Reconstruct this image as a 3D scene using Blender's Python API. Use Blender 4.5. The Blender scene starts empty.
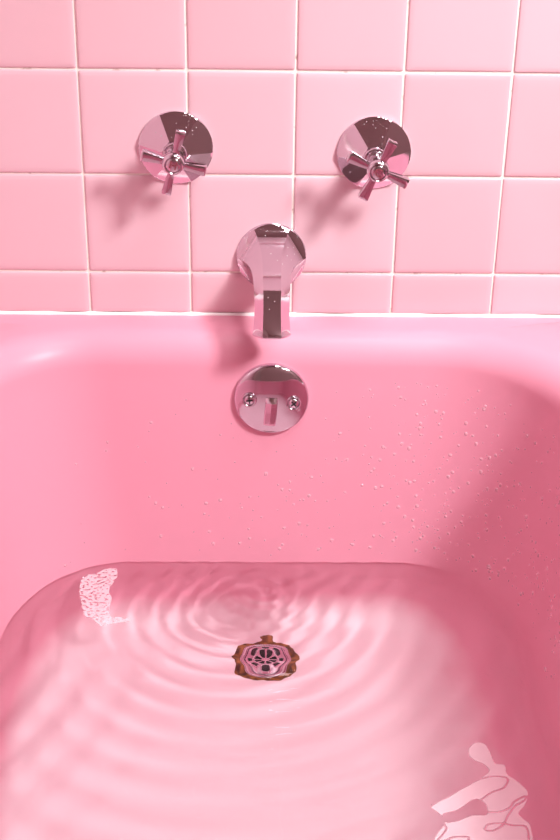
import bpy, bmesh, math, random
from mathutils import Vector, Matrix, noise
from mathutils.bvhtree import BVHTree

random.seed(7)
PI = math.pi
sc = bpy.context.scene
COL = sc.collection
T = 0.110            # tile pitch
ROW = 0.449          # height of the grout line between the cut row and the full rows
RIM = 0.3985         # top of the tub rim
WATER = 0.1273       # water level
BOT = 0.027          # inside bottom of the tub
TX = -0.028          # tub centre line
FX = -0.0215         # spout / overflow / drain line
LEFT = -0.425        # face of the tiled wall along the tub
RIGHT, BACK, TOP = 1.75, -2.7, 2.4

# ------------------------------------------------------------------ materials
def nodes_of(m):
    m.use_nodes = True
    return m.node_tree.nodes, m.node_tree.links

def principled(name, col, rough=.4, metal=0., spec=.5, coat=0., coat_rough=.03):
    m = bpy.data.materials.new(name)
    N, L = nodes_of(m)
    b = N['Principled BSDF']
    b.inputs['Base Color'].default_value = (*col, 1)
    b.inputs['Roughness'].default_value = rough
    b.inputs['Metallic'].default_value = metal
    b.inputs['Specular IOR Level'].default_value = spec
    b.inputs['Coat Weight'].default_value = coat
    b.inputs['Coat Roughness'].default_value = coat_rough
    return m

def add_bump(m, scale, strength, dist=.001, detail=2.):
    N, L = nodes_of(m)
    b = N['Principled BSDF']
    tc = N.new('ShaderNodeTexCoord')
    n = N.new('ShaderNodeTexNoise'); n.inputs['Scale'].default_value = scale; n.inputs['Detail'].default_value = detail
    bp = N.new('ShaderNodeBump'); bp.inputs['Strength'].default_value = strength; bp.inputs['Distance'].default_value = dist
    L.new(tc.outputs['Object'], n.inputs['Vector']); L.new(n.outputs['Fac'], bp.inputs['Height'])
    L.new(bp.outputs['Normal'], b.inputs['Normal'])
    if coat_in := b.inputs.get('Coat Normal'):
        L.new(bp.outputs['Normal'], coat_in)
    return n

def mix_noise(m, c0, c1, scale, lo=.4, hi=.6, detail=4.):
    N, L = nodes_of(m)
    b = N['Principled BSDF']
    tc = N.new('ShaderNodeTexCoord')
    n = N.new('ShaderNodeTexNoise'); n.inputs['Scale'].default_value = scale; n.inputs['Detail'].default_value = detail
    r = N.new('ShaderNodeValToRGB')
    r.color_ramp.elements[0].position = lo; r.color_ramp.elements[0].color = (*c0, 1)
    r.color_ramp.elements[1].position = hi; r.color_ramp.elements[1].color = (*c1, 1)
    L.new(tc.outputs['Object'], n.inputs['Vector']); L.new(n.outputs['Fac'], r.inputs['Fac'])
    L.new(r.outputs['Color'], b.inputs['Base Color'])
    return r

# glazed tile: every tile its own slight shade
M_tile = principled('pink_glazed_tile', (.86, .42, .49), rough=.16, spec=.5)
N, L = nodes_of(M_tile)
g = N.new('ShaderNodeNewGeometry')
r = N.new('ShaderNodeValToRGB')
r.color_ramp.elements[0].color = (.735, .465, .52, 1)
r.color_ramp.elements[1].color = (.75, .51, .57, 1)
L.new(g.outputs['Random Per Island'], r.inputs['Fac'])
L.new(r.outputs['Color'], N['Principled BSDF'].inputs['Base Color'])
add_bump(M_tile, 14, .25, .0015, 1.)
M_grout = principled('cream_grout', (.9, .84, .76), rough=.8)
mix_noise(M_grout, (.50, .40, .34), (.93, .87, .80), 55, .30, .40)
M_caulk = principled('white_caulk', (.95, .92, .9), rough=.5)
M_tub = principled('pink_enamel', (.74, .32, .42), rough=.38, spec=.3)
add_bump(M_tub, 420, .06, .0004, 2.)
# tub floor scoured pale, its colour lifted further for light lost under water; a mottled edge fades it into the walls
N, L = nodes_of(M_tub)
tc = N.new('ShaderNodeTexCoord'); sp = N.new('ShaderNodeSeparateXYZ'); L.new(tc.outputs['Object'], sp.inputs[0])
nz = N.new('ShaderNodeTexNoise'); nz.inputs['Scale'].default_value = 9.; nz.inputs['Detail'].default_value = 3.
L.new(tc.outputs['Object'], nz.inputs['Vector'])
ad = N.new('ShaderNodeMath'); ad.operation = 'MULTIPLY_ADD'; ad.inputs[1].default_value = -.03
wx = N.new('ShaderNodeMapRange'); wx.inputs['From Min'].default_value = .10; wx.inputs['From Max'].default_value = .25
wx.inputs['To Max'].default_value = .030; wx.interpolation_type = 'SMOOTHSTEP'  # paleness held back at right: shade of that wall put into the colour
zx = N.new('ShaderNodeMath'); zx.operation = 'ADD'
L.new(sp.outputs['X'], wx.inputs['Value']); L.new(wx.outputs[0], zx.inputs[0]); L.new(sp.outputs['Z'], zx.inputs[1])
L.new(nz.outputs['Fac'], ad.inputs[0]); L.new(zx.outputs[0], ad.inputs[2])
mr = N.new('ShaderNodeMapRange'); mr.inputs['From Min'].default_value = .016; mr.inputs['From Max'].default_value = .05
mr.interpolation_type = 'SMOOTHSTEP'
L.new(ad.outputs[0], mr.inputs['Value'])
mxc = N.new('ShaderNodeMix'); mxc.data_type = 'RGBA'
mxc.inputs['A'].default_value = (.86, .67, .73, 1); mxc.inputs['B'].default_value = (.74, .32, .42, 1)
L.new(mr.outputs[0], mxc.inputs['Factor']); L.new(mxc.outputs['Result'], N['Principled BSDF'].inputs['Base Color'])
M_chrome = principled('chrome', (.68, .61, .67), rough=.06, metal=1.)
M_hub = principled('worn_chrome', (.62, .55, .60), rough=.11, metal=1.)
M_letter = principled('index_letter', (.20, .045, .06), rough=.4)
M_dark = principled('dark_recess', (.012, .008, .010), rough=.7)
M_rust = principled('rust', (.30, .10, .03), rough=.9)
mix_noise(M_rust, (.06, .020, .008), (.34, .12, .035), 160, .35, .65)
M_plaster = principled('room_plaster', (.70, .55, .54), rough=.9)
M_ceiling = principled('ceiling_paint', (.70, .56, .54), rough=.9)
M_floor = principled('floor_tile', (.25, .17, .16), rough=.5)

M_water = bpy.data.materials.new('clear_water')
N, L = nodes_of(M_water)
N.remove(N['Principled BSDF'])
gl = N.new('ShaderNodeBsdfGlass'); gl.inputs['Roughness'].default_value = 0.; gl.inputs['IOR'].default_value = 1.333
L.new(gl.outputs[0], N['Material Output'].inputs['Surface'])

M_bead = principled('bead_water', (.95, .88, .90), rough=.08, spec=.8)
M_bead.node_tree.nodes['Principled BSDF'].inputs['Alpha'].default_value = .6
M_glare = principled('glare_patch', (.94, .75, .80), rough=.25)  # tint of the reflections painted on the water
M_drop = principled('droplet_water', (.95, .66, .73), rough=.08, spec=.6)
M_drop.node_tree.nodes['Principled BSDF'].inputs['Alpha'].default_value = .38
N, L = nodes_of(M_glare)
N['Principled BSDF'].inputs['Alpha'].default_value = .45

# ------------------------------------------------------------------ helpers
def link(name, me, mats, parent=None, smooth=None):
    o = bpy.data.objects.new(name, me)
    for m in (mats if isinstance(mats, (list, tuple)) else [mats]):
        me.materials.append(m)
    COL.objects.link(o)
    if parent: o.parent = parent
    if smooth is not None:
        me.polygons.foreach_set('use_smooth', [True] * len(me.polygons))
        if smooth < 180: me.set_sharp_from_angle(angle=math.radians(smooth))
    return o

def mesh_from(verts, faces, mat_idx=None):
    me = bpy.data.meshes.new('geometry')
    me.from_pydata([tuple(v) for v in verts], [], faces)
    if mat_idx: me.polygons.foreach_set('material_index', mat_idx)
    bm = bmesh.new(); bm.from_mesh(me)
    bmesh.ops.recalc_face_normals(bm, faces=bm.faces)
    bm.to_mesh(me); bm.free()
    me.update()
    return me

def tag(o, label=None, cat=None, group=None, kind=None):
    for k, v in (('label', label), ('category', cat), ('group', group), ('kind', kind)):
        if v: o[k] = v
    return o

def empty(name, loc):
    o = bpy.data.objects.new(name, None); o.empty_display_size = .02
    o.location = loc; COL.objects.link(o)
    return o

def loft(rings, cap0=True, cap1=True, wrap=True):
    n = len(rings[0]); V = [p for R_ in rings for p in R_]; F = []
    for i in range(len(rings) - 1):
        for j in range(n if wrap else n - 1):
            a = i * n + j; b = i * n + (j + 1) % n
            F.append((a, b, b + n, a + n))
    if cap0: F.append(tuple(range(n))[::-1])
    if cap1: F.append(tuple(range((len(rings) - 1) * n, len(rings) * n)))
    return V, F

def lathe(profile, n=48, cap0=True, cap1=True):
    """profile of (out, radius): axis along -y (out of the wall)"""
    return loft([[(rr * math.cos(2 * PI * k / n), -d, rr * math.sin(2 * PI * k / n)) for k in range(n)] for d, rr in profile], cap0, cap1)

def join(*parts):
    V, F = [], []
    for v, f in parts:
        o = len(V); V += list(v); F += [tuple(i + o for i in q) for q in f]
    return V, F

def xf(vf, M):
    return [M @ Vector(v) for v in vf[0]], vf[1]

def polyring(n_sides, seg, rad, blend, rot=0.):
    """points round a regular polygon (blend 1) morphing into a circle (blend 0); rad = corner radius"""
    out = []
    for k in range(n_sides * seg):
        a = 2 * PI * k / (n_sides * seg)
        loc = (a % (2 * PI / n_sides)) - PI / n_sides
        pr = math.cos(PI / n_sides) / math.cos(loc)
        rr = rad * (1 + blend * (pr - 1))
        out.append((rr * math.cos(a + rot), rr * math.sin(a + rot)))
    return out

# ------------------------------------------------------------------ setting: tiled walls
def tile_wall(name, origin, U, Nn, us, vs, gap=.0024):
    """us, vs = grout line positions along U and z. One wall: grout bed plus pillowed tiles."""
    U = Vector(U); Nn = Vector(Nn); W = Vector((0, 0, 1)); O = Vector(origin)
    V, F, MI = [], [], []
    def P(u, v, d): return O + U * u + W * v + Nn * d
    u0, u1, v0, v1 = us[0], us[-1], vs[0], vs[-1]
    V += [P(u0, v0, -.0012), P(u1, v0, -.0012), P(u1, v1, -.0012), P(u0, v1, -.0012),
          P(u0, v0, -.02), P(u1, v0, -.02), P(u1, v1, -.02), P(u0, v1, -.02)]
    F += [(0, 1, 2, 3), (4, 7, 6, 5), (0, 4, 5, 1), (1, 5, 6, 2), (2, 6, 7, 3), (3, 7, 4, 0)]; MI += [1] * 6
    def rr(a, b, c, d, rad, n=3):
        pts = []
        for (cx, cy, s) in ((b - rad, c + rad, -PI / 2), (b - rad, d - rad, 0), (a + rad, d - rad, PI / 2), (a + rad, c + rad, PI)):
            for k in range(n + 1):
                t = s + PI / 2 * k / n
                pts.append((cx + rad * math.cos(t), cy + rad * math.sin(t)))
        return pts
    for i in range(len(us) - 1):
        for j in range(len(vs) - 1):
            a, b, c, d = us[i] + gap / 2, us[i + 1] - gap / 2, vs[j] + gap / 2, vs[j + 1] - gap / 2
            jit = [random.uniform(-.00025, .00025) for _ in range(4)]
            a += jit[0]; b += jit[1]; c += jit[2]; d += jit[3]
            tl = [random.uniform(-.0035, .0035) for _ in range(2)]
            base = len(V); n = 16
            for ins, dep, rad in ((0, -.003, .0015), (0, -.0004, .0015), (.0005, .0004, .0015), (.0014, .0008, .002), (.006, .00115, .004), (.012, .00125, .005)):
                for (u, v) in rr(a + ins, b - ins, c + ins, d - ins, rad):
                    V.append(P(u, v, dep + tl[0] * (u - (a + b) / 2) + tl[1] * (v - (c + d) / 2)))
            for k in range(5):
                for q in range(n):
                    e = base + k * n
                    F.append((e + q, e + (q + 1) % n, e + n + (q + 1) % n, e + n + q)); MI.append(0)
            F.append(tuple(range(base + 5 * n, base + 6 * n))); MI.append(0)
    me = mesh_from(V, F, MI)
    o = link(name, me, [M_tile, M_grout], smooth=50)
    return tag(o, kind='structure')

vs_low = [0., .0688, .1788, .2888, .400, ROW]
vs = vs_low + [ROW + T * k for k in range(1, 18)] + [TOP]
us = [LEFT - .001] + [T * k for k in range(-3, 8)] + [.79]
tile_wall('wall_back', (0, 0, 0), (1, 0, 0), (0, -1, 0), us, vs)
usl = [-T * k for k in range(0, 15)]
tile_wall('wall_left', (LEFT, 0, 0), (0, 1, 0), (1, 0, 0), sorted(usl), vs)

def slab(name, lo, hi, m):
    V = [(x, y, z) for z in (lo[2], hi[2]) for y in (lo[1], hi[1]) for x in (lo[0], hi[0])]
    F = [(0, 1, 3, 2), (4, 6, 7, 5), (0, 4, 5, 1), (2, 3, 7, 6), (0, 2, 6, 4), (1, 5, 7, 3)]
    return tag(link(name, mesh_from(V, F), m), kind='structure')
slab('floor', (LEFT - .1, BACK - .1, -.1), (RIGHT + .1, .1, 0), M_floor)
slab('ceiling', (LEFT - .1, BACK - .1, TOP), (RIGHT + .1, .1, TOP + .1), M_ceiling)
slab('wall_right', (RIGHT, BACK, 0), (RIGHT + .1, 0, TOP), M_plaster)
slab('wall_front', (LEFT - .1, BACK - .1, 0), (RIGHT + .1, BACK, TOP), M_plaster)
slab('wall_back_upper', (.79, 0, 0), (RIGHT + .1, .02, TOP), M_plaster)
slab('wall_left_upper', (LEFT - .02, BACK, 0), (LEFT, -1.545, TOP), M_plaster)

# ------------------------------------------------------------------ bathtub
def rrect(cx, hx, y0, y1, rx, ry, z, n=24, ex=2.15, ns=10, nl=26):
    """rounded rectangle ring: y0 = drain end, y1 = far end (nearer the viewer)"""
    pts = []
    def corner(px, py, sx, sy, swap):
        for k in range(n + 1):
            t = PI / 2 * k / n
            if swap: t = PI / 2 - t
            c = abs(math.cos(t)) ** (2 / ex); s = abs(math.sin(t)) ** (2 / ex)
            pts.append((px + sx * (-rx + rx * c), py + sy * (-ry + ry * s), z))
    def line(a, b, m):
        for k in range(1, m): pts.append((a[0] + (b[0] - a[0]) * k / m, a[1] + (b[1] - a[1]) * k / m, z))
    R_, L_ = cx + hx, cx - hx
    corner(R_, y0, 1, 1, False);  line((R_ - rx, y0), (L_ + rx, y0), ns)
    corner(L_, y0, -1, 1, True);  line((L_, y0 - ry), (L_, y1 + ry), nl)
    corner(L_, y1, -1, -1, False); line((L_ + rx, y1), (R_ - rx, y1), ns)
    corner(R_, y1, 1, -1, True);  line((R_, y1 + ry), (R_, y0 - ry), nl)
    return pts

Y1 = -1.50
def inner_ring(z):
    """inside wall of the tub between lip and fillet, as (cx,hx,y0,y1,rx,ry)"""
    t = (RIM - z) / (RIM - WATER)
    y0 = -.0635 - .0215 * (t - .13) / .87
    hx = .3055 - .0275 * (t - .13) / .87
    return (TX, hx, y0, Y1 + .07 + .10 * t, .135, .165)
rings = []
oh = .385
O_ = lambda ins, z: rrect(TX, oh - ins, -.0006 - min(ins, .0006), Y1 + ins, .004, .004, z)
rings += [O_(.03, .004), O_(.03, RIM - .06), O_(.004, RIM - .03), O_(0, RIM - .012), O_(.003, RIM - .003), O_(.011, RIM)]
# lip: quarter-round from the flat rim into the wall
zl = RIM - .036
c0 = inner_ring(zl)
for k in range(0, 13):
    a = PI / 2 * k / 12
    ox = .036 * (1 - math.sin(a)); oz = .036 * (1 - math.cos(a))
    rings.append(rrect(c0[0], c0[1] + ox * .8, c0[2] + ox * .82, c0[3] - ox, c0[4] + ox * .3, c0[5] + ox * .3, RIM - oz))
zf = BOT + .075
for k in range(1, 15):
    z = zl + (zf - zl) * k / 14
    rings.append(rrect(*inner_ring(z), z))
cf = inner_ring(zf)
for k in range(1, 13):
    a = PI / 2 * k / 12
    ins = .07 * (1 - math.cos(a)); dz = .075 * math.sin(a)
    rings.append(rrect(cf[0], cf[1] - ins, cf[2] - ins * .8, cf[3] + ins, cf[4] - ins * .3, cf[5] - ins * .3, zf - dz))
last = rings[-1]
ccx, ccy = TX, (last[0][1] + Y1) / 2
for s in (.9, .7, .4, .15):
    rings.append([(ccx + (p[0] - ccx) * s, ccy + (p[1] - ccy) * s, BOT - .0005 * (1 - s)) for p in last])
V, F = loft(rings, cap0=True, cap1=True)
tub_me = mesh_from(V, F)
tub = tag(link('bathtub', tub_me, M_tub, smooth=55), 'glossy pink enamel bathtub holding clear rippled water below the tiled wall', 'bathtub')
bvh = BVHTree.FromPolygons([Vector(v) for v in V], F)

# caulk bead where the rim meets the tiles
V, F = [], []
seg = 120
prof = [(0, .0032), (-.0012, .0030), (-.0024, .0018), (-.0030, .0002), (-.0028, -.0008), (0, -.0008)]
rg = []
for i in range(seg + 1):
    x = LEFT + .002 + (.79 - .006) * i / seg
    if x > TX + oh - .012: break
    w = .8 + .2 * math.sin(x * 31) * math.sin(x * 77 + 1)
    # the bead is dabbed wider under some upright joints
    d = min(abs(x - T * k) for k in range(-4, 5))
    w += .35 * math.exp(-(d / .006) ** 2)
    rg.append([(x, y * w - .0004, RIM + .0002 + z * w) for y, z in prof])
V, F = loft(rg)
tag(link('trim_1', mesh_from(V, F), M_caulk, smooth=60), kind='structure')

# ------------------------------------------------------------------ water with drip rings
DRIP = (-.0268, -.1392)
wr = inner_ring(WATER)
outline = rrect(*wr, 0, n=64, ns=90, nl=260)
def ray_out(a):
    """distance from the drip to the waterline along angle a"""
    dx, dy = math.cos(a), math.sin(a)
    best = 9.
    for i in range(len(outline)):
        ax, ay, _ = outline[i]; bx, by, _ = outline[(i + 1) % len(outline)]
        ex, ey = bx - ax, by - ay
        den = dx * ey - dy * ex
        if abs(den) < 1e-12: continue
        qx, qy = ax - DRIP[0], ay - DRIP[1]
        t = (qx * ey - qy * ex) / den; u = (qx * dy - qy * dx) / den
        if t > 0 and -1e-6 <= u <= 1 + 1e-6: best = min(best, t)
    return best
def ring_wave(r):
    lam = .013 + .034 * min(1., r / .30)
    # phase integral of 2pi/lam
    k0, k1 = .013, .034 / .30
    ph = 2 * PI / k1 * math.log((k0 + k1 * min(r, .30)) / k0) + max(0., r - .30) * 2 * PI / .047
    amp = (.00025 * (1 + .9 * min(r, .4) / .4) * math.exp(-r / 2.) + .00014 * math.exp(-(r / .03) ** 2)) / (1 + (r / .6) ** 6)
    return amp * math.cos(ph)
xl, xr, yw = TX - wr[1], TX + wr[1], wr[2]
SRC = [(DRIP[0], DRIP[1], 1.), (2 * xl - DRIP[0], DRIP[1], .8), (2 * xr - DRIP[0], DRIP[1], .4), (DRIP[0], 2 * yw - DRIP[1], .35)]
def height(x, y):
    h = 0.
    for sx, sy, w in SRC:
        r = math.hypot(x - sx, y - sy)
        h += w * ring_wave(r) * (math.exp(-(r / .22) ** 2) if sy != DRIP[1] else 1. if sx == DRIP[0] else math.exp(-abs(x - (xl if sx < 0 else xr)) / .07))
    return h
NA, PER = 300, 9.
radii = [0.]
while radii[-1] < 1.4:
    r = radii[-1]
    radii.append(r + max(.013 + .034 * min(1., r / .30), .09 * (r - .35)) / PER)
V = []; F = []
bm = bmesh.new()
cen = bm.verts.new((DRIP[0], DRIP[1], WATER + height(*DRIP)))
reach = [ray_out(2 * PI * j / NA) for j in range(NA)]
prev = [cen] * NA; prev_r = [0.] * NA
for r in radii[1:]:
    cur = []; cur_r = []
    for j in range(NA):
        a = 2 * PI * j / NA
        q = r if r < reach[j] - .0015 else reach[j]
        if prev_r[j] >= reach[j]:
            cur.append(prev[j]); cur_r.append(prev_r[j]); continue
        x, y = DRIP[0] + q * math.cos(a), DRIP[1] + q * math.sin(a)
        cur.append(bm.verts.new((x, y, WATER + height(x, y)))); cur_r.append(q)
    for j in range(NA):
        k = (j + 1) % NA
        ring = []
        for v in (prev[j], cur[j], cur[k], prev[k]):
            if v not in ring: ring.append(v)
        if len(ring) > 2: bm.faces.new(ring)
    prev, prev_r = cur, cur_r
me = bpy.data.meshes.new('geometry'); bm.to_mesh(me); bm.free()
if me.polygons[0].normal.z < 0: me.flip_normals()
water = tag(link('bath_water', me, M_water, smooth=180), 'clear bath water with rings spreading from a drip in the pink tub', 'water', kind='stuff')

# bright reflections on the water, put in as thin pale sheets
def inside(poly, x, y):
    c = False
    for (ax, ay), (bx, by) in zip(poly, poly[1:] + poly[:1]):
        if (ay > y) != (by > y) and x < (bx - ax) * (y - ay) / (by - ay) + ax: c = not c
    return c
def seg_dist(line, x, y):
    best = 9.
    for (ax, ay), (bx, by) in zip(line, line[1:]):
        ex, ey = bx - ax, by - ay
        t = max(0, min(1, ((x - ax) * ex + (y - ay) * ey) / (ex * ex + ey * ey)))
        best = min(best, math.hypot(ax + ex * t - x, ay + ey * t - y))
    return best
def curve(pts, closed, n=8):
    """Catmull-Rom smoothing"""
    out = []; m = len(pts)
    for i in range(m if closed else m - 1):
        g = lambda k: pts[k % m] if closed else pts[max(0, min(m - 1, k))]
        p0, p1, p2, p3 = g(i - 1), g(i), g(i + 1), g(i + 2)
        for k in range(n):
            t = k / n
            out.append(tuple(.5 * (2 * p1[q] + (p2[q] - p0[q]) * t + (2 * p0[q] - 5 * p1[q] + 4 * p2[q] - p3[q]) * t * t + (3 * p1[q] - p0[q] - 3 * p2[q] + p3[q]) * t ** 3) for q in (0, 1)))
    if not closed: out.append(pts[-1])
    return out
def glare(name, outline_, holes, lines, cell, lw, label, pit=0.):
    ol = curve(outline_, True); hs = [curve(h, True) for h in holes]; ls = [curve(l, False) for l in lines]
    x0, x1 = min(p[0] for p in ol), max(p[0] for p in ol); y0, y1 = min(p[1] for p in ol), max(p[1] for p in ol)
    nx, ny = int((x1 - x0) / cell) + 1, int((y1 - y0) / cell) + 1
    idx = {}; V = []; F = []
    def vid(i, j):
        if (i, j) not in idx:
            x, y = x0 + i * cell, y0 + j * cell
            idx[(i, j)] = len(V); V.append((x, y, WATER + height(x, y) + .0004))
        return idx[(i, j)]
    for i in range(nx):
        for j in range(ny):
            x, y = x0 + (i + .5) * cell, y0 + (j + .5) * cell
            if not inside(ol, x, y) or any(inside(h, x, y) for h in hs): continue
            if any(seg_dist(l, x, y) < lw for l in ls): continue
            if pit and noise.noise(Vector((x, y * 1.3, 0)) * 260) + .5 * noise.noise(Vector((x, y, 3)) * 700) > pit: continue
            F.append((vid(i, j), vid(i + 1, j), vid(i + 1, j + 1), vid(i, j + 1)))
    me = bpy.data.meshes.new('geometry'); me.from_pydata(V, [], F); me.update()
    o = link(name, me, M_glare, smooth=180)
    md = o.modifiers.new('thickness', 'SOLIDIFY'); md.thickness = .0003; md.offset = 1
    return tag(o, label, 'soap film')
glare('glare_patch', [(.1644, -.4027), (.1671, -.3929), (.1734, -.387), (.1813, -.3889), (.1851, -.4008), (.1876, -.4144), (.1961, -.4174), (.1968, -.4296), (.2057, -.4408), (.2117, -.4519), (.208, -.4664), (.1994, -.4788), (.2021, -.4858), (.207, -.4945), (.2066, -.5115), (.2044, -.5314), (.1838, -.5507), (.1468, -.5522), (.1215, -.5378), (.1196, -.5114), (.1306, -.4927), (.1304, -.484), (.1214, -.4716), (.1246, -.4663), (.1357, -.4609), (.1501, -.45), (.1662, -.4389), (.1768, -.4296), (.1808, -.4239), (.1774, -.4163), (.1687, -.4105)],
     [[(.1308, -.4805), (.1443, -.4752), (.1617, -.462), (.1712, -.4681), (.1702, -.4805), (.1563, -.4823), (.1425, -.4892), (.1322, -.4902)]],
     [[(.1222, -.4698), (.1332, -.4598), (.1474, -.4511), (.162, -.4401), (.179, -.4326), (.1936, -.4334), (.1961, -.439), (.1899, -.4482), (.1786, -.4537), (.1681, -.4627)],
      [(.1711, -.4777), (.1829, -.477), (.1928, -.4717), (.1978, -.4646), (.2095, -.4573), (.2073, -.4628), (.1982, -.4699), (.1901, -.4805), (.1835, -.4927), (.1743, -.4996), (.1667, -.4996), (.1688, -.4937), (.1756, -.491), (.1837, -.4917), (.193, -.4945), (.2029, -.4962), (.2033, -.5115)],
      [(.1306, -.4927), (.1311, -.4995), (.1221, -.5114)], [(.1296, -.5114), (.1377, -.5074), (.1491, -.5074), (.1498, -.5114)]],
     .0008, .0009, 'large painted reflection, a pale film with looping dark lines on the water, near the right side')
glare('glare_patch', [(-.2328, -.1278), (-.2303, -.1141), (-.2168, -.1088), (-.2076, -.1001), (-.1955, -.1), (-.1931, -.1156), (-.1969, -.1293), (-.1996, -.1428), (-.1955, -.156), (-.196, -.1723), (-.1936, -.1882), (-.1741, -.1913), (-.1736, -.1976), (-.1942, -.2024), (-.2035, -.204), (-.2143, -.1915), (-.2214, -.1883), (-.2276, -.1659), (-.2317, -.1462)],
     [], [], .0008, .0009, 'small white painted glare patch on the water in the back left corner', pit=.24)

# ------------------------------------------------------------------ droplet maker
def droplet(p, n, rad, ht=.55, sag=0.):
    n = n.normalized()
    t1 = Vector((1, 0, 0)) if abs(n.x) < .9 else Vector((0, 1, 0))
    t1 = (t1 - n * t1.dot(n)).normalized(); t2 = n.cross(t1)
    base = len(V); m = 10
    for k, (f, hgt) in enumerate(((1., -.02), (.97, .28), (.78, .66), (.45, .92))):
        for q in range(m):
            a = 2 * PI * q / m
            V.append(p + (t1 * math.cos(a) + t2 * math.sin(a)) * rad * f + n * rad * ht * hgt + Vector((0, 0, -1)) * rad * sag * max(0, -(t1 * math.cos(a) + t2 * math.sin(a)).z) * f)
    V.append(p + n * rad * ht)
    for k in range(3):
        for q in range(m):
            a = base + k * m + q; b = base + k * m + (q + 1) % m
            F.append((a, b, b + m, a + m))
    for q in range(m):
        F.append((base + 3 * m + q, base + 3 * m + (q + 1) % m, base + 4 * m))
def wet(part, parent, n, x0, x1, z0, z1):
    """a few stray droplets on a chrome part (local coordinates)"""
    global V, F
    V, F = [], []
    me = part.data
    tree = BVHTree.FromPolygons([v.co.copy() for v in me.vertices], [tuple(p.vertices) for p in me.polygons])
    k = 0; tries = 0
    while k < n and tries < 2000:
        tries += 1
        h_, n_, i_, d_ = tree.ray_cast(Vector((random.uniform(x0, x1), -.3, random.uniform(z0, z1))), Vector((0, 1, 0)))
        if h_ is None: continue
        if n_.y > 0: n_ = -n_
        droplet(h_, n_, random.choice((.0003, .0004, .0005, .0006)), .6); k += 1
    m = bpy.data.meshes.new('geometry'); m.from_pydata([tuple(v) for v in V], [], F); m.update()
    o = link('droplets', m, M_bead, parent, smooth=180)
    o['kind'] = 'stuff'

# ------------------------------------------------------------------ drain
DR = Vector((-.0262, -.189, BOT))
drain = tag(empty('bathtub_drain', DR), 'round chrome strainer drain with a rusty rim on the tub bottom', 'drain')
def up(vf):   # lathe axis -y  ->  +z
    M = Matrix.Rotation(-PI / 2, 4, 'X')
    return xf(vf, M)
V, F = up(lathe([(0, .0285), (.002, .0285), (.0032, .0275), (.0036, .0262), (.0034, .0245), (.0022, .0232), (.0008, .0228), (0.0008, .0222), (0, .0222)], 64, False, False))
link('flange', mesh_from(V, F), M_hub, drain, smooth=50)
V, F = up(lathe([(.0002, .0228), (.0006, .0228)], 48))
link('drain_well', mesh_from(V, F), M_dark, drain)
# strainer: domed disc pierced by a ring of radial slots and a ring of outer holes
NS = 80
rads = [.0006, .0028, .0045, .0075, .0105, .0122, .0150, .0175, .0192, .0215, .0228]
bm = bmesh.new()
gridv = []
for rad in rads:
    gridv.append([bm.verts.new((rad * math.cos(2 * PI * k / NS), rad * math.sin(2 * PI * k / NS), .0019 + .0022 * (1 - (rad / .0228) ** 2))) for k in range(NS)])
for i in range(len(rads) - 1):
    for k in range(NS):
        hole = False
        if 2 <= i <= 4 and (k % 10) in (1, 2, 3, 4, 5, 6, 7): hole = True
        if i == 6 or i == 7: hole = ((k + 5) % 10) in (2, 3, 4, 5, 6, 7)
        if not hole:
            k2 = (k + 1) % NS
            bm.faces.new((gridv[i][k], gridv[i + 1][k], gridv[i + 1][k2], gridv[i][k2]))
bm.faces.new(gridv[0])
me = bpy.data.meshes.new('geometry'); bm.to_mesh(me); bm.free()
st = link('strainer', me, M_chrome, drain, smooth=40)
md = st.modifiers.new('thickness', 'SOLIDIFY'); md.thickness = .0009; md.offset = -1
ri, ro = [], []
NN = 120
for k in range(NN):
    a = 2 * PI * k / NN
    w = .0012 * math.sin(5 * a + 1) + .0009 * math.sin(9 * a) + .0007 * math.sin(17 * a + 2) + random.uniform(-.0004, .0004)
    ri.append((math.cos(a), math.sin(a), .0280)); ro.append((math.cos(a), math.sin(a), .0362 + w))
V, F = loft([[(c * q, s * q, .0002) for c, s, q in ro], [(c * (q - .0006), s * (q - .0006), .0011) for c, s, q in ro],
             [(c * q, s * q, .0016) for c, s, q in ri], [(c * q, s * q, .0002) for c, s, q in ri]], False, False)
tag(link('rust_rim', mesh_from(V, F), M_rust, drain, smooth=60), 'crusty brown rust around the drain')

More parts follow.
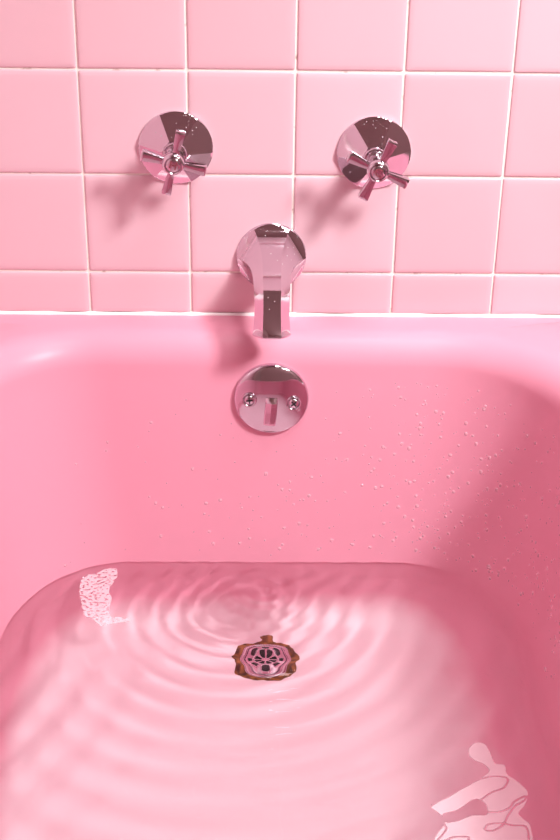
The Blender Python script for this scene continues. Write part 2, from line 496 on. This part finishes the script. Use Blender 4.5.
# ------------------------------------------------------------------ overflow plate
oy, oz = -.0696, .449 - .1185
hit, nrm, _, _ = bvh.ray_cast(Vector((FX, -.5, oz)), Vector((0, 1, 0)))
if nrm.y > 0: nrm = -nrm
ovf = tag(empty('overflow_plate', hit - nrm * .0003), 'round chrome overflow plate with two screws on the tub end', 'overflow plate')
tilt = math.asin(nrm.z)
ovf.rotation_euler = (-tilt, math.radians(4.5), 0)
RP = .0405
prof = [(0, RP), (.003, RP), (.0052, RP - .0006), (.0064, RP - .0018), (.0072, RP - .004)]
for k in range(1, 11):
    rr_ = (RP - .004) * (1 - k / 10) + .0004
    prof.append((.0072 + .0048 * (1 - (rr_ / (RP - .004)) ** 2), rr_))
V, F = lathe(prof, 72)
link('plate', mesh_from(V, F), M_chrome, ovf, smooth=60)
for s in (-1, 1):
    # each screw: washer cup and cross-slot head
    h = .0098
    cup = xf(lathe([(-.002, .0082), (.0012, .0082), (.0020, .0075), (.0016, .0064), (.0004, .0058)], 32), Matrix.Translation((s * .0240, -h, 0)))
    scr = link('screw', mesh_from(*cup), M_hub, ovf, smooth=45)
    head = lathe([(0, .0056), (.0016, .0055), (.0026, .0046), (.0031, .0025), (.0032, .0003)], 28)
    hd = link('screw_head', mesh_from(*xf(head, Matrix.Translation((s * .0240, -h, 0)))), M_chrome, scr, smooth=50)
    bars = []
    for q in (0, PI / 2):
        M = Matrix.Translation((s * .0240, -h - .0033, 0)) @ Matrix.Rotation(q + .5 * s + .3, 4, 'Y')
        w, l, d = .0007, .0036, .0009
        bv = [(x, y, z) for z in (-w, w) for y in (-d, d * .2) for x in (-l, l)]
        bars.append(xf((bv, [(0, 1, 3, 2), (4, 6, 7, 5), (0, 4, 5, 1), (2, 3, 7, 6), (0, 2, 6, 4), (1, 5, 7, 3)]), M))
    link('cross_slot', mesh_from(*join(*bars)), M_dark, scr)
# trip lever: slim ridged bar lying down the plate from a slot
rg = []
for k in range(13):
    t = k / 12
    z = .0045 - .0325 * t
    w = .0064 + .0004 * math.sin(PI * t)
    d0 = .0120 - .0016 * t ** 2; hh = .0042 * min(1, (t + .04) * 5) * min(1, (1.06 - t) * 7)
    rg.append([(-w, -d0 + .003, z), (-w, -d0 - .3 * hh, z), (-w * .82, -d0 - .7 * hh, z), (0, -d0 - hh * 1.15, z), (w * .82, -d0 - .7 * hh, z), (w, -d0 - .3 * hh, z), (w, -d0 + .003, z)])
V, F = loft(rg)
link('trip_lever', mesh_from(V, F), M_chrome, ovf, smooth=25)

# ------------------------------------------------------------------ spout
def facet_ring(R, apo, d, off, n=144):
    """hexagon of the given apothem trimmed by a circle of radius R, at height d off the wall"""
    out = []
    for k in range(n):
        a = 2 * PI * k / n
        loc = (a % (PI / 3)) - PI / 6
        rr_ = min(R, apo / math.cos(loc))
        out.append((rr_ * math.cos(a + off), -d, rr_ * math.sin(a + off)))
    return out
spout = tag(empty('bathtub_spout', (FX - .001, 0, ROW + .0198)), 'six-sided chrome tub spout flaring to a round base, between the two cross handles', 'spout')
D = math.radians
RS = .0378
R_ = []
def flare(apo, y, z, R=RS):
    return [Vector((p[0], y, p[2] + z)) for p in facet_ring(R, apo, 0, 0, 144)]
R_ += [flare(.06, 0, 0), flare(.06, -.0022, 0), flare(.06, -.0030, 0, RS - .0004)]
for k in range(0, 31):
    u = k / 30
    apo = .0168 + .003 * (1 - u) + (.0376 - .0198) * (1 - u) ** 2.6
    Lf = .054 * u ** 1.25
    R_.append(flare(apo, -.0032 - Lf, -math.tan(D(11.5)) / .108 * Lf * Lf, RS - .0005))
def hex144(s, ang, y, z, stretch=1., blend=1.):
    upv = Vector((0, -math.sin(ang), math.cos(ang)))
    return [Vector((px, y, z)) + upv * py * stretch for px, py in polyring(6, 24, s, blend, 0.)]
a0, a1 = D(11.5), D(75)
BY, BZ = -.0855, -.0112
R_.append(hex144(.0188, a0, -.068, -.0077))
R_.append(hex144(.0181, (a0 + a1) / 2, BY, BZ, 1 / math.cos((a1 - a0) / 2)))
for t in (.010, .020, .031, .0372):
    R_.append(hex144(.0178 + .07 * max(0, t - .015), a1, BY - t * math.cos(a1), BZ - t * math.sin(a1), 1., 1 if t < .025 else .8 if t < .034 else .6))
e = R_[-1]
cc = sum(e, Vector()) / len(e)
ax = Vector((0, -math.cos(a1), -math.sin(a1)))
for sc_, d_ in ((1.03, .0010), (1.03, .0018), (1.0, .0026), (.95, .0031), (.90, .0031)):
    R_.append([cc + (p - cc) * sc_ + ax * d_ for p in e])
R_.append([cc + (p - cc) * .84 + ax * .002 for p in e])
body_end = [cc + (p - cc) * .80 - ax * .012 for p in e]
R_.append(body_end)
V, F = loft(R_)
sb = link('spout_body', mesh_from(V, F), M_chrome, spout, smooth=24)
wet(sb, sb, 26, -.030, .034, -.02, .034)
V, F = loft([[cc + (p - cc) * .80 - ax * .0085 for p in e], [cc + (p - cc) * .80 - ax * .0095 for p in e]])
link('outlet', mesh_from(V, F), M_dark, spout)

# ------------------------------------------------------------------ cross handles
def make_handle(x, z, rot, letter, label, facet_turn=0., ext=0.):
    t = tag(empty('faucet_handle', (x, 0, z)), label, 'faucet handle', 'cross handles above the spout')
    # escutcheon: round base rising as a six-faced pyramid
    off = D(5) + facet_turn
    RE = .0385
    rg = [facet_ring(RE - .0004, .06, 0, off), facet_ring(RE, .06, .0008, off)]
    for k in range(0, 25):
        u = k / 24
        rg.append(facet_ring(RE, RE * 1.0 - (RE - .0128) * u, .0032 + .0190 * u ** 1.12, off))
    rg.append(facet_ring(RE, .0120, .0226, off))
    V, F = loft(rg)
    esc = link('escutcheon', mesh_from(V, F), M_chrome, t, smooth=18)
    wet(esc, esc, 16, -.020, .024, .014, .036)
    V, F = lathe([(.0222, .0125), (.0255, .0125), (.0268, .0118), (.0272, .0098), (.030, .0094), (.0305, .0104), (.0335, .0104), (.034, .0092), (.0375, .0086), (.0400 + ext, .0088), (.044 + ext, .0098)], 40)
    link('stem_collar', mesh_from(V, F), M_hub, t, smooth=35)
    V, F = lathe([(.0425, .0085), (.0440, .0105), (.0470, .0114), (.0535, .0114), (.0560, .0108), (.0575, .0098), (.0578, .0088), (.0570, .0080), (.0562, .0074)], 48)
    V = [(p[0], p[1] - ext, p[2]) for p in V]
    link('hub', mesh_from(V, F), M_chrome, t, smooth=40)
    for k in range(4):
        a = rot + k * PI / 2
        # tapering arm with a softened square section and a flat end
        rg = []
        for d, w in ((.006, .0036), (.0105, .0034), (.016, .0039), (.023, .0046), (.0305, .0053), (.0322, .0054), (.0331, .0050), (.0334, .0042)):
            ring = []
            for (px, pz) in polyring(4, 8, w * 1.3, .8, PI / 4):
                ring.append((px, pz, d))
            rg.append(ring)
        V, F = loft(rg)
        M = Matrix.Translation((0, -.0500 - ext, 0)) @ Matrix.Rotation(a, 4, 'Y') @ Matrix.Rotation(D(-4), 4, 'X')
        link('arm', mesh_from(*xf((V, F), M)), M_chrome, t, smooth=30)
    V, F = lathe([(.0545, .0076), (.0566, .0076), (.0574, .0068), (.0578, .0045), (.0579, .0004)], 36)
    V = [(p[0], p[1] - ext, p[2]) for p in V]
    cap = link('index_cap', mesh_from(V, F), M_hub, t, smooth=50)
    cu = bpy.data.curves.new('letter', 'FONT')
    cu.body = letter; cu.size = .0115; cu.align_x = 'CENTER'; cu.align_y = 'CENTER'; cu.extrude = .0003; cu.offset = .0001
    tmp = bpy.data.objects.new('letter_text', cu); COL.objects.link(tmp)
    bpy.context.view_layer.update()
    me = bpy.data.meshes.new_from_object(tmp.evaluated_get(bpy.context.evaluated_depsgraph_get()))
    bpy.data.objects.remove(tmp)
    me.materials.clear()
    lo = link('letter', me, M_letter, cap)
    lo.location = (0, -.0581 - ext, 0)
    lo.rotation_euler = (PI / 2, rot, 0)
    return t
make_handle(-.1226, ROW + .1400, D(14), 'H', 'chrome cross handle left of the spout, marked H on its cap', D(-11), ext=.002)
make_handle(.0827, ROW + .1364, D(25), 'C', 'chrome cross handle right of the spout, marked C on its cap', ext=.008)

V, F = [], []
ov = Vector((FX, 0, oz))
count = 0
while count < 650:
    if random.random() < .62:
        x = random.gauss(.0, .12); z = RIM - .05 - abs(random.gauss(.14, .07))
        if random.random() < .55: x = random.gauss(.17, .05); z = RIM - .05 - random.uniform(0, .21)
        org, dr = Vector((x, -.45, z)), Vector((0, 1, 0))
    else:
        org, dr = Vector((0, random.uniform(-.35, -.10), RIM - .05 - random.uniform(0, .2))), Vector((1, 0, 0))
    h_, n_, i_, d_ = bvh.ray_cast(org, dr)
    if h_ is None or h_.z < WATER + .008 or h_.z > RIM - .03: continue
    if n_.dot(dr) > 0: n_ = -n_
    if (Vector((h_.x, 0, h_.z)) - ov).length < .048: continue
    rad = random.choice((.0005, .0006, .0007, .0008, .0009, .0011, .0014, .0018, .0021))
    droplet(h_, n_, rad, random.uniform(.3, .42), random.choice((0, 0, .3, .6)))
    count += 1
dme = bpy.data.meshes.new('geometry'); dme.from_pydata([tuple(v) for v in V], [], F); dme.update()
drops = tag(link('water_droplets', dme, M_drop, smooth=180), 'tiny clear water droplets splashed over the pink tub wall', 'water droplets', kind='stuff')

# ------------------------------------------------------------------ light
def area(name, loc, target, size, watts, col=(1, 1, 1), size_y=None, shape='SQUARE', spread=180):
    l = bpy.data.lights.new(name, 'AREA'); l.energy = watts; l.color = col; l.size = size
    l.shape = shape; l.spread = math.radians(spread)
    if size_y: l.shape = 'RECTANGLE'; l.size_y = size_y
    o = bpy.data.objects.new(name, l); COL.objects.link(o)
    o.location = loc
    o.rotation_euler = (Vector(target) - Vector(loc)).to_track_quat('-Z', 'Y').to_euler()
    l.cycles.is_caustics_light = True
    return o
key = area('key_lamp', (.90, -.98, 1.62), (0, 0, .4), .27, 10.6, (1, .995, .98), spread=95)
fill = area('overhead_fill', (.38, -.55, 2.3), (.0, -.30, 0), .5, 3.1, (1, 1, 1), spread=75)  # unseen light added overhead to brighten the tub bottom
room = area('room_fill', (1.15, -2.0, 2.38), (1.15, -2.0, 0), .4, 12, (1, .88, .88))  # unseen light added to lift the dark chrome reflections

water.cycles.is_caustics_caster = True
for o in COL.objects:
    if o.type == 'MESH' and o not in (water, drops):
        o.cycles.is_caustics_receiver = True

w = bpy.data.worlds.new('world'); sc.world = w; w.use_nodes = True
w.node_tree.nodes['Background'].inputs[0].default_value = (.5, .42, .42, 1)
w.node_tree.nodes['Background'].inputs[1].default_value = .15

# ------------------------------------------------------------------ camera
cam = bpy.data.cameras.new('camera'); co = bpy.data.objects.new('camera', cam); COL.objects.link(co)
pitch, yaw, roll = .505910896, .0234753476, .0163437674
f = Vector((math.sin(yaw) * math.cos(pitch), math.cos(yaw) * math.cos(pitch), -math.sin(pitch)))
r0 = Vector((math.cos(yaw), -math.sin(yaw), 0)); u0 = r0.cross(f)
rv = r0 * math.cos(roll) + u0 * math.sin(roll); uv = -r0 * math.sin(roll) + u0 * math.cos(roll)
co.matrix_world = Matrix(((rv.x, uv.x, -f.x, -.0431721648), (rv.y, uv.y, -f.y, -1.40468386), (rv.z, uv.z, -f.z, .595523117 + ROW), (0, 0, 0, 1)))
cam.sensor_fit = 'VERTICAL'; cam.sensor_height = 36; cam.sensor_width = 24
cam.lens = 36 * 1396.92 / 840
cam.clip_start = .05
sc.camera = co

sc.view_settings.view_transform = 'Standard'; sc.view_settings.look = 'None'
sc.view_settings.exposure = -.1; sc.view_settings.gamma = 1; sc.view_settings.use_curve_mapping = False
sc.cycles.max_bounces = 12; sc.cycles.diffuse_bounces = 5; sc.cycles.glossy_bounces = 5; sc.cycles.transmission_bounces = 8
sc.cycles.caustics_refractive = True; sc.cycles.caustics_reflective = True
sc.cycles.blur_glossy = .3
